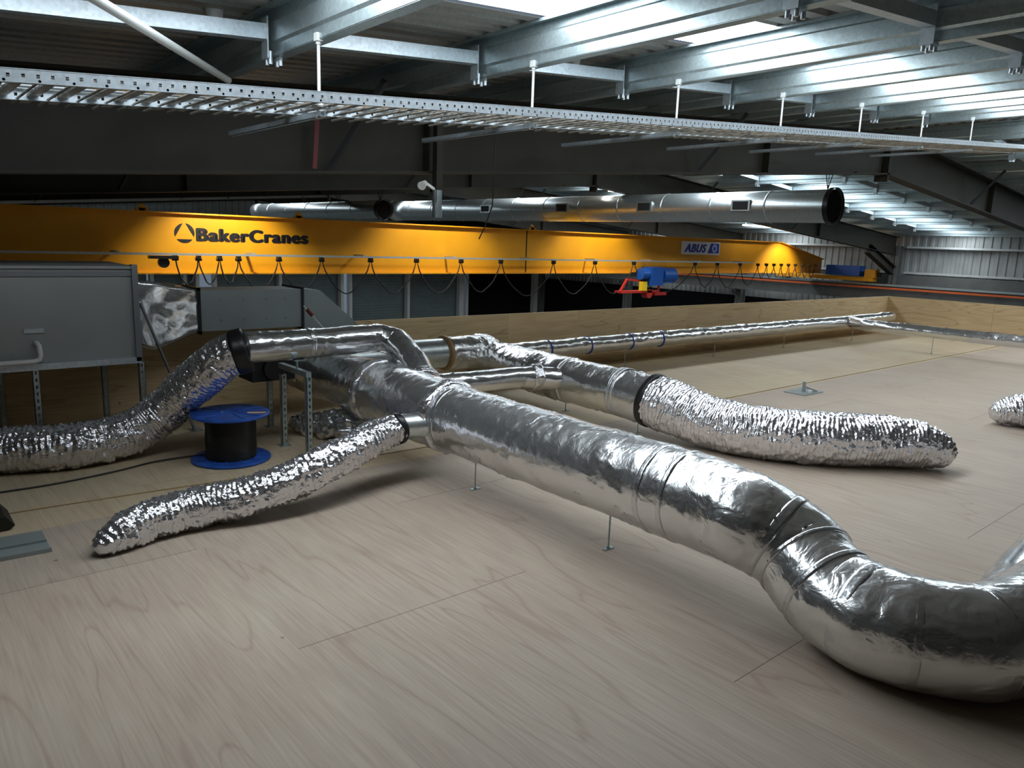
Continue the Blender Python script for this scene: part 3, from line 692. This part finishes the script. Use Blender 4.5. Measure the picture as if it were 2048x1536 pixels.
# ------------------------------------------------------------------ air handling unit and its duct
def ahu():
    x0, x1, y0, y1, z0, z1 = -.9, 1.52, 6.1, 6.92, .655, 1.315
    t_ = thing('air_handling_unit', 'large grey boxed air handling unit on slotted steel legs', 'air unit', (.4, 6.5, 0))
    mb = MB(); mb.box((x0, y0, z0), (x1, y1, z1)); mb.build('casing', 'ahu', t_)
    mb = MB(); mb.box((x0, y0-.012, z1-.055), (x1, y0, z1-.02)); mb.build('top_seam', 'ahu_frame', t_)
    mb = MB(); mb.box((x0, y0-.02, z1), (x1+.02, y1, z1+.018)); mb.build('lid', 'ahu', t_)
    mb = MB(); mb.box((x1-.015, y0-.03, z0-.03), (x1+.025, y0+.03, z1+.03)); mb.build('corner_post', 'ahu_frame', t_)
    mb = MB(); mb.box((x0, y0-.03, z0-.045), (x1+.02, y0+.03, z0)); mb.box((x0, y1-.05, z0-.045), (x1, y1, z0)); mb.build('base_rail', 'galv_light', t_)
    for x, y in ((.85, y0), (1.54, y0), (.72, 6.85), (1.44, 6.85), (-.4, y0)):
        mb = MB(); leg(mb, x, y, 0, z0-.04); mb.build('leg', 'galv', t_)
    mb = MB(); mb.box((1.43, y0, .0), (1.55, 6.9, .03)); mb.build('floor_strut', 'black_matt', t_)
    mb = MB(); mb.tube([(-.9, 6.03, .665), (.84, 6.03, .68), (.872, 6.03, .69), (.88, 6.03, .72), (.875, 6.03, .79), (.868, 6.05, .80), (.868, 6.1, .80)], .017, 12); mb.build('drain_pipe', 'white_plastic', t_)
    mb = MB(); mb.box((.80, 6.088, .87), (.92, 6.1, .90)); mb.build('label_plate', 'galv_light', t_)
    b_ = thing('diagonal_brace', 'grey flat steel brace leaning from the air unit corner to the deck', 'brace', (1.94, 6.2, 0))
    mb = MB(); mb.bar((1.57, 6.16, 1.06), (1.94, 6.2, .01), .012, .05, (0, 1, 0)); mb.build('bar', 'ahu_frame', b_)
    mb = MB(); mb.box((1.91, 6.14, 0), (2.0, 6.26, .008)); mb.build('foot_plate', 'galv', b_)
def leg(mb, x, y, z0, z1, w=.041):
    # slotted strut channel, slots facing the front (-y): front face split round the slots
    mb.box((x-w/2, y-w/2, z0), (x-w/2+.003, y+w/2, z1)); mb.box((x+w/2-.003, y-w/2, z0), (x+w/2, y+w/2, z1))
    mb.box((x-w/2, y-w/2, z0), (x-w/6, y-w/2+.003, z1)); mb.box((x+w/6, y-w/2, z0), (x+w/2, y-w/2+.003, z1))
    z = z0
    while z < z1-.01:
        mb.box((x-w/6, y-w/2, z), (x+w/6, y-w/2+.003, min(z1, z+.027))); z += .05
    mb.box((x-w, y-w, z0), (x+w, y+w, z0+.006))
ahu()
# foil transition piece and sheet duct on to the sloped shoe
t_ = thing('foil_transition', 'crumpled foil covered taper between the air unit and the grey sheet duct', 'duct', (1.85, 6.6, .9))
def loft(secs, n=24, amp=.012, o=0, m_=20):
    # secs: list of (x, y0, y1, z0, z1) rectangles with corners; linear interpolation
    mb = MB(); rings = []
    for k in range(m_+1):
        u = k/m_*(len(secs)-1); i = min(len(secs)-2, int(u)); u -= i
        a = [secs[i][j]*(1-u)+secs[i+1][j]*u for j in range(5)]
        ring = []
        c = [(a[1], a[3]), (a[2], a[3]), (a[2], a[4]), (a[1], a[4])]
        for e in range(4):
            for q in range(n//4):
                w = q/(n//4); y = c[e][0]*(1-w)+c[(e+1) % 4][0]*w; z = c[e][1]*(1-w)+c[(e+1) % 4][1]*w
                p = Vector((a[0], y, z)); cy, cz = (a[1]+a[2])/2, (a[3]+a[4])/2; d = Vector((0, y-cy, z-cz)).normalized()
                ring.append(p + d*amp*(nz(p, 8, o)*1.6 + nz(p, 22, o+3)))
        rings.append(ring)
    nn = len(rings[0]); vs = [v for r_ in rings for v in r_]
    mb.add(vs, [(k*nn+i, k*nn+(i+1) % nn, (k+1)*nn+(i+1) % nn, (k+1)*nn+i) for k in range(m_) for i in range(nn)], True)
    mb.add(rings[0], [tuple(range(nn-1, -1, -1))]); mb.add(rings[-1], [tuple(range(nn))])
    return mb
loft([(1.56, 6.3, 6.9, .72, 1.22), (1.7, 6.32, 6.9, .66, 1.2), (2.1, 6.48, 6.86, .77, 1.12)], 64, .009, 2, 30).build('foil_sleeve', 'foil_smooth', t_)
mb = MB(); 
for (a, b_) in (((2.1, 6.46, .75), (2.12, 6.88, .775)), ((2.1, 6.46, 1.115), (2.12, 6.88, 1.14)), ((2.1, 6.46, .75), (2.12, 6.485, 1.14))): mb.box(a, b_)
mb.build('end_flange', 'black', t_)
t_ = thing('sheet_duct', 'plain grey rectangular sheet metal duct ending in a sloped shoe', 'duct', (2.8, 6.7, .75))
mb = MB(); mb.box((2.12, 6.5, .77), (3.03, 6.9, 1.115)); mb.build('straight_section', 'grey_duct', t_)
mb = MB(); mb.box((3.03, 6.48, .75), (3.05, 6.92, 1.135)); mb.build('flange', 'black', t_)
mb = MB(); q = [(3.05, .74), (3.62, .74), (3.6, .78), (3.22, 1.10), (3.05, 1.115)]
mb.extrude(q, (0, 6.5, 0), (0, 6.9, 0), (1, 0, 0), (0, 0, 1)); mb.build('sloped_shoe', 'grey_duct', t_)
mb = MB()
for x in (2.3, 2.5, 2.7, 2.88):
    for z in (.86, 1.03): mb.cyl((x, 6.494, z), (x, 6.501, z), .011, 10)
mb.build('rivets', 'ahu_frame', t_)
t_ = thing('marker_stick', 'thin pale stick with a dark red grip poking up behind the foil branch duct', 'stick', (3.85, 6.3, 0))
mb = MB(); mb.cyl((2.96, 6.3, .98), (3.85, 6.3, 0), .005, 8); mb.build('stick', 'white_plastic', t_)
M['dark_red'] = simple('dark_red_grip', (.14, .006, .012), .5)
mb = MB(); mb.cyl((2.99, 6.3, .947), (3.04, 6.3, .892), .017, 12); mb.build('grip', 'dark_red', t_)

# strut frame, fan box
t_ = thing('strut_frame', 'slotted galvanised strut frame standing under the upper foil duct', 'stand', (2.36, 5.2, 0))
for x, y, h in ((2.36, 4.97, .6), (2.35, 5.38, .56)):
    mb = MB(); leg(mb, x, y, 0, h); mb.build('leg', 'galv', t_)
mb = MB(); mb.box((2.34, 4.96, .6), (2.38, 5.44, .64)); mb.build('cross_bar', 'galv', t_)
mb = MB(); mb.cyl((2.36, 5.15, .62), (2.36, 5.15, .73), .008, 8); mb.box((2.32, 5.1, .7), (2.4, 5.2, .712)); mb.build('support_rod', 'galv', t_)
t_ = thing('inline_fan', 'black inline fan box on a short leg in the shadow behind the strut frame', 'fan', (2.5, 5.95, 0))
mb = MB(); mb.box((2.30, 5.85, .42), (2.66, 6.15, .64)); mb.build('housing', 'black_matt', t_)
mb = MB(); mb.cyl((2.48, 5.8, .53), (2.48, 5.85, .53), .1, 24); mb.build('inlet_collar', 'black', t_)
mb = MB(); leg(mb, 2.5, 6.0, 0, .42); mb.build('leg', 'galv', t_)

# ------------------------------------------------------------------ ducts on the deck
def ring_band(t_, name, mat, p, d, r, w, amp=.003, o=0, n=64):
    p = Vector(p); d = Vector(d).normalized()
    pts = [p+d*(w*i/6-w/2) for i in range(7)]; rr = [r-.004]+[r]*5+[r-.004]
    return skin(pts, rr, [w*i/6 for i in range(7)], n, lambda s_, th, q, tot: amp*nz(q, 14, o), caps=(True, True)).build(name, mat, t_)
def duct(name, label, ctrl, mat, n=72, step=.02, amp=.006, o=0, smooth=True, part='wrap', floor=.004, dispf=None):
    t_ = thing(name, label, 'duct', (ctrl[0][0], ctrl[0][1], 0))
    if smooth: P, R, SS = spline(ctrl, step)
    else: P, R, SS = resample([Vector(c[:3]) for c in ctrl], [c[3] for c in ctrl], step)
    mb = skin(P, R, SS, n, dispf or wrap_disp(amp, o), floor); mb.build(part, mat, t_)
    return t_, P, R, SS
def at_len(P, SS, s_):
    for i in range(len(SS)-1):
        if SS[i+1] >= s_: return P[i], (P[i+1]-P[i])
    return P[-1], P[-1]-P[-2]

# main trunk: straight run along y, elbow down, bend away on the deck
trunk = [(2.93, 6.6, .44, .20), (2.93, 5.5, .44, .21), (2.93, 4.9, .44, .245), (2.93, 4.3, .43, .245), (2.93, 4.0, .43, .225), (2.93, 3.2, .427, .223), (2.93, 2.3, .43, .223), (2.93, 1.9, .43, .222), (2.915, 1.71, .42, .216), (2.955, 1.60, .38, .208), (2.975, 1.49, .33, .206), (2.93, 1.385, .275, .206), (2.89, 1.26, .226, .208), (2.875, 1.125, .214, .212), (2.89, 1.0, .213, .213), (2.945, .885, .213, .213), (3.02, .80, .213, .213), (3.15, .735, .213, .213), (3.33, .70, .213, .213), (3.7, .68, .213, .213), (4.4, .64, .213, .213), (6.2, .5, .213, .213)]
MT, P_, R_, S_ = duct('trunk_duct', 'large foil wrapped trunk duct running towards the viewer and elbowing down onto the deck', trunk, 'foil', n=112, step=.014, amp=.0045, o=1, smooth=False)
for (yy, w) in ((3.93, .05), (2.2, .035), (2.06, .03)):
    ring_band(MT, 'tape_band', 'tape', (2.93, yy, .43), (0, 1, 0), .229, w, .004, yy)
for s_, w in ((5.02, .05), (5.19, .02), (5.35, .03), (5.52, .06), (5.70, .04), (5.92, .02), (6.15, .03), (6.42, .02)):
    p, d = at_len(P_, S_, s_); ring_band(MT, 'tape_band', 'tape', p, d, .214, w, .0025, s_)
# crumpled collars at the branch fitting
for p, d, r, w in (((2.93, 4.93, .44), (0, 1, 0), .256, .10), ((2.93, 4.02, .43), (0, 1, 0), .25, .07)):
    ring_band(MT, 'foil_collar', 'foil_crinkle', p, d, r, w, .022, w*50, 96)
# short take-off on its left side
PT, _, _, _ = duct('takeoff_duct', 'short bare take-off spigot joining the trunk duct to the clamped flexible duct', [(2.78, 4.02, .40, .088), (2.70, 4.06, .395, .086), (2.64, 4.09, .39, .084), (2.58, 4.12, .385, .084)], 'spiral', n=48, step=.01, amp=.001, o=4, part='spigot')

def flex(label, ctrl, o, amp=.009, clamp=None, n=96, tip=True, step=.007, floor=.004, pitch_=.03):
    t_ = thing('flexible_duct', label, 'duct', (ctrl[0][0], ctrl[0][1], 0))
    P, R, SS = spline(ctrl, step)
    skin(P, R, SS, n, flex_disp(amp, pitch_, o), floor).build('foil_sleeve', 'foil_crinkle', t_)
    if clamp:
        r, w = clamp; d = P[1]-P[0]; ring_band(t_, 'clamp_band', 'black', P[0]+d.normalized()*w*.4, d, r, w, .002, o)
    return t_
# C: left of the trunk, to a pinched tip
flex('long crinkled flexible duct lying across the deck from the trunk duct to a pinched tip',
     [(2.58, 4.10, .385, .088), (2.42, 4.08, .36, .10), (2.12, 4.0, .30, .108), (1.82, 3.98, .215, .108), (1.55, 4.02, .145, .11), (1.30, 4.09, .112, .112), (1.05, 4.07, .10, .105), (.88, 4.01, .085, .09), (.79, 3.98, .06, .06), (.74, 3.965, .04, .028)], 11, .010, (.106, .045))
# LL: from upper duct clamp down to the deck, out of frame left
flex('thick crinkled flexible duct dropping from the black clamp to the deck beside the cable reel',
     [(1.99, 5.16, .80, .128), (1.90, 5.20, .77, .142), (1.79, 5.32, .655, .146), (1.68, 5.47, .50, .146), (1.56, 5.60, .335, .146), (1.40, 5.66, .21, .146), (1.18, 5.64, .158, .147), (.9, 5.63, .152, .148), (.55, 5.76, .152, .148), (.1, 5.98, .152, .148)], 23, .011, (.160, .10))
# F: right, thick insulated
flex('fat crinkled insulated flexible duct curving across the deck from the black clamp band',
     [(5.07, 4.02, .31, .215), (5.08, 3.86, .29, .225), (5.10, 3.68, .262, .212), (5.13, 3.45, .222, .205), (5.19, 3.2, .208, .203), (5.30, 2.95, .203, .20), (5.47, 2.72, .203, .20), (5.67, 2.53, .203, .20), (5.87, 2.36, .20, .195), (6.03, 2.20, .185, .18), (6.14, 2.08, .15, .14), (6.20, 2.01, .10, .085)], 31, .011, (.237, .06))
# piece at the right edge
flex('crinkled flexible duct end just entering the view at the right edge', [(8.36, 2.40, .10, .05), (8.40, 2.34, .12, .11), (8.47, 2.2, .16, .15), (8.62, 1.95, .17, .165), (8.9, 1.6, .18, .17), (9.2, 1.2, .18, .17)], 41, .011)

# B: upper duct and elbow into the trunk
BT, P_, R_, S_ = duct('branch_duct', 'smooth foil wrapped branch duct above the strut frame elbowing down into the trunk duct',
     [(1.97, 5.15, .815, .108), (2.5, 5.15, .82, .11), (3.06, 5.15, .825, .11), (3.15, 5.05, .80, .11), (3.10, 4.72, .68, .11), (3.04, 4.48, .56, .11)], 'foil_smooth', n=64, step=.015, amp=.004, o=7, smooth=False)
ring_band(BT, 'tape_band', 'tape', (2.45, 5.15, .82), (1, 0, 0), .114, .04, .003, 3)
ring_band(BT, 'foil_collar', 'foil_crinkle', (3.05, 4.52, .58), (-.1, -.4, -.2), .125, .08, .01, 5)
# D
DT, P_, R_, S_ = duct('cross_duct', 'short foil wrapped cross duct linking the trunk duct to the parallel duct',
     [(3.05, 5.15, .40, .10), (3.7, 5.15, .385, .10), (4.55, 5.15, .37, .10), (4.75, 5.1, .36, .105), (4.95, 5.0, .345, .11)], 'foil_smooth', n=56, step=.02, amp=.004, o=9, smooth=False)
ring_band(DT, 'foil_collar', 'foil_crinkle', (4.72, 5.12, .362), (1, -.3, 0), .125, .1, .014, 6)
# E
ET, P_, R_, S_ = duct('side_duct', 'foil wrapped duct parallel to the trunk duct ending at a black clamp',
     [(5.07, 6.45, .34, .20), (5.07, 6.0, .335, .215), (5.07, 5.2, .325, .215), (5.07, 4.5, .315, .212), (5.07, 3.98, .305, .212)], 'foil', n=96, step=.015, amp=.006, o=13)
for yy, w in ((5.0, .05), (4.35, .03), (4.3, .012)): ring_band(ET, 'tape_band', 'tape', (5.07, yy, .32), (0, 1, 0), .223, w, .009, yy)
# G: bare spigot, brown ring, foil sleeve
GT, P_, R_, S_ = duct('spigot_duct', 'bare galvanised duct length with a brown tape ring behind the branch elbow',
     [(3.1, 6.1, .485, .15), (4.34, 6.1, .485, .15)], 'spiral', n=56, step=.03, amp=.0005, o=2, smooth=False, part='bare_section')
ring_band(GT, 'tape_ring', 'brown_tape', (4.36, 6.1, .485), (1, 0, 0), .175, .03, .002, 1)
P, R, SS = spline([(4.38, 6.1, .485, .165), (4.7, 6.12, .47, .17), (5.0, 6.25, .44, .18), (5.2, 6.45, .39, .15), (5.35, 6.58, .35, .12)], .015)
skin(P, R, SS, 72, wrap_disp(.009, 17), .004).build('foil_sleeve', 'foil', GT)
# H: run along the far upstand, corner, return along the right upstand
HT, P_, R_, S_ = duct('perimeter_duct', 'slim foil wrapped duct along the far plywood upstand',
     [(5.3, 6.6, .337, .105), (14.0, 6.6, .345, .105), (15.9, 6.6, .36, .1)], 'foil', n=40, step=.03, amp=.006, o=19, smooth=False)
for i, x in enumerate((6.25, 6.95, 7.75, 8.4)):
    ring_band(HT, 'strap', 'blue_strap', (x, 6.6, .337), (1, 0, .1), .116, .016, .002, i, 40)
HR, P_, R_, S_ = duct('perimeter_duct', 'slim foil wrapped duct along the right plywood upstand',
     [(14.0, 6.55, .345, .1), (13.6, 6.1, .352, .098), (13.5, 5.6, .355, .098), (13.5, -1.5, .36, .098)], 'foil', n=36, step=.04, amp=.006, o=29, smooth=False)
def rod_foot(x, y, h, label, plate=False):
    t_ = thing('support_rod', label, 'support rod', (x, y, 0), 'thin rods under the ducts')
    mb = MB(); mb.cyl((x, y, 0), (x, y, h), .005, 8); mb.build('rod', 'galv', t_)
    mb = MB(); mb.box((x-.035, y-.012, 0), (x+.035, y+.012, .006)); mb.cyl((x, y, .006), (x, y, .016), .011, 6); mb.build('foot', 'galv', t_)
rod_foot(2.92, 2.53, .215, 'thin steel rod with a small foot under the trunk duct near the front')
rod_foot(2.93, 3.72, .215, 'thin steel rod with a small foot under the trunk duct by the take-off')
rod_foot(5.04, 4.117, .11, 'thin steel rod under the side duct by the black clamp')
rod_foot(5.1, 5.08, .12, 'thin steel rod under the side duct at the cross duct')
for i, x in enumerate((7.65, 9.7, 11.7)): rod_foot(x, 6.55, .24, 'thin steel rod under the far perimeter duct, %s from the left' % NUM[i])
rod_foot(14.05, 6.5, .25, 'thin steel rod under the perimeter duct corner')
rod_foot(13.48, 4.87, .27, 'thin steel rod under the right perimeter duct')
# second duct coming in at the right edge behind the trunk bend
duct('feed_duct', 'pale foil duct rising behind the trunk bend at the right edge', [(3.30, .80, .17, .11), (3.6, .85, .16, .13), (3.95, .90, .14, .135), (4.7, .95, .14, .135), (5.6, 1.0, .14, .135), (6.6, 1.0, .14, .135)], 'foil_smooth', n=56, step=.02, amp=.003, o=37)

# ------------------------------------------------------------------ cable reel and loose items
def reel():
    cx, cy = 1.895, 5.255; R = .272
    t_ = thing('cable_reel', 'blue plastic cable reel wound with black cable standing on the deck', 'cable reel', (cx, cy, 0))
    def flange(z, nm_):
        mb = MB(); prof = [(.0, z), (R-.01, z), (R, z+.006), (R, z+.016), (R-.01, z+.022), (.06, z+.022), (.05, z+.012), (0, z+.012)]; n = 64; vs = []
        for r_, zz in prof:
            for i in range(n): a = 2*math.pi*i/n; vs.append((cx+r_*math.cos(a), cy+r_*math.sin(a), zz))
        mb.add(vs, [(k*n+i, k*n+(i+1) % n, (k+1)*n+(i+1) % n, (k+1)*n+i) for k in range(len(prof)-1) for i in range(n)])
        for k in range(12):
            a = 2*math.pi*k/12; d = Vector((math.cos(a), math.sin(a), 0)); c = Vector((cx, cy, z+.023))
            mb.bar(c+d*.07, c+d*(R-.03), .012, .006)
        mb.build(nm_, 'blue', t_)
    flange(0, 'bottom_flange'); flange(.325, 'top_flange')
    mb = MB(); n = 64; vs = []; zs = []
    k = 0; z = .022
    while z < .325: zs += [(z, .168), (z+.0045, .174), (z+.009, .168)]; z += .0095
    for z, r_ in zs:
        for i in range(n): a = 2*math.pi*i/n; vs.append((cx+(r_+.002*math.sin(5*a+z*40))*math.cos(a), cy+(r_+.002*math.sin(5*a+z*40))*math.sin(a), min(z, .325)))
    mb.add(vs, [(k*n+i, k*n+(i+1) % n, (k+1)*n+(i+1) % n, (k+1)*n+i) for k in range(len(zs)-1) for i in range(n)], True)
    mb.build('wound_cable', 'black', t_)
    mb = MB(); a = math.radians(-62); d = Vector((math.cos(a), math.sin(a), 0)); c = Vector((cx, cy, .3485))+Vector((.15, -.12, 0))
    mb.bar(c-Vector((.06, -.03, 0)), c+Vector((.05, -.03, 0)), .035, .002); mb.build('paper_label', 'label', t_)
    mb = MB(); pts = [Vector(p) for p in ((-.3, 5.35, .008), (.5, 5.296, .008), (.82, 5.297, .008), (1.153, 5.36, .008), (1.401, 5.44, .008), (1.60, 5.44, .012), (1.72, 5.36, .03), (1.76, 5.30, .05))]
    P, R_, S_ = spline([(*p, .006) for p in pts], .03); mb.tube(P, .006, 8)
    tag(mb.build('loose_cable', 'black', origin=(1.0, 5.3, 0)), 'black cable trailing over the deck from the blue reel', 'cable')
reel()
mb = MB(); P, R, SS = spline([(-.4, 4.93, .004, .004), (.512, 4.876, .004, .004), (1.15, 4.83, .004, .004), (1.78, 4.778, .004, .004), (2.576, 4.758, .004, .004), (3.27, 4.73, .004, .004)], .05); mb.tube(P, .0035, 6)
tag(mb.build('thin_cord', 'brown_tape', origin=(1.5, 4.8, 0)), 'thin brown cord lying straight across the deck behind the flexible duct', 'cord')
# grey folded plate at the left edge + dark offcut
t_ = thing('sheet_offcut', 'flat grey folded sheet metal offcut lying on the deck at the left edge', 'sheet metal', (.45, 4.3, 0))
mb = MB(); a, b_, c, d = Vector((.05, 4.19, .006)), Vector((.587, 4.165, .006)), Vector((.595, 4.49, .006)), Vector((.05, 4.53, .006))
mb.add([a, b_, c, d, a-Vector((0, 0, .005)), b_-Vector((0, 0, .005)), c-Vector((0, 0, .005)), d-Vector((0, 0, .005))], [(0, 1, 2, 3), (7, 6, 5, 4), (0, 4, 5, 1), (1, 5, 6, 2), (2, 6, 7, 3), (3, 7, 4, 0)])
mb.bar(a+Vector((0, .15, .006)), b_+Vector((0, .15, .006)), .015, .012); mb.bar(a+Vector((0, .01, .008)), b_+Vector((0, .01, .008)), .02, .016); mb.build('plate', 'grey_duct', t_)
mb = MB(); mb.extrude([(0, 0), (.3, 0), (.33, .05), (.29, .16), (.0, .19)], (.16, 4.60, .0), (.16, 4.88, .0), (1, 0, 0), (0, 0, .5))
tag(mb.build('dark_bracket', 'paint_dark', origin=(.3, 4.7, 0)), 'dark grey folded bracket on the deck behind the sheet offcut', 'bracket')
# small bracket on a base out on the deck
t_ = thing('fixing_bracket', 'small steel fixing with an upright stub on a grey base plate out on the deck', 'bracket', (8.2, 4.28, 0))
mb = MB(); mb.box((8.0, 4.15, 0), (8.42, 4.42, .008)); mb.build('base_plate', 'grey_duct', t_)
mb = MB(); mb.cyl((8.2, 4.28, .0), (8.2, 4.28, .13), .02, 12); mb.bar((8.2, 4.28, .07), (8.36, 4.2, .01), .02, .02); mb.build('stub', 'galv', t_)
mb = MB(); mb.cyl((8.19, 4.2, .01), (8.19, 4.2, .04), .025, 12); mb.build('cap', 'white_plastic', t_)
# long string line on the deck
mb = MB(); mb.tube([(6.4, 4.56, .004), (16.3, 4.62, .004)], .004, 6); tag(mb.build('string_line', 'brown_tape', origin=(11, 4.6, 0)), 'long dark string line stretched over the far part of the deck', 'string')
# crumpled insulation behind the trunk
P, R, SS = spline([(2.60, 5.75, .09, .05), (2.7, 5.5, .11, .10), (2.82, 5.2, .12, .12), (2.85, 4.95, .10, .09), (2.88, 4.8, .08, .04)], .012)
tag(skin(P, R, SS, 64, lambda s_, th, p, tot: .05*nz(p, 9, 3)+.03*nz(p, 22, 1), .003).build('insulation_scrap', 'tape', origin=(2.8, 5.2, 0)), 'crumpled scrap of insulation under the rear of the trunk duct', 'insulation')
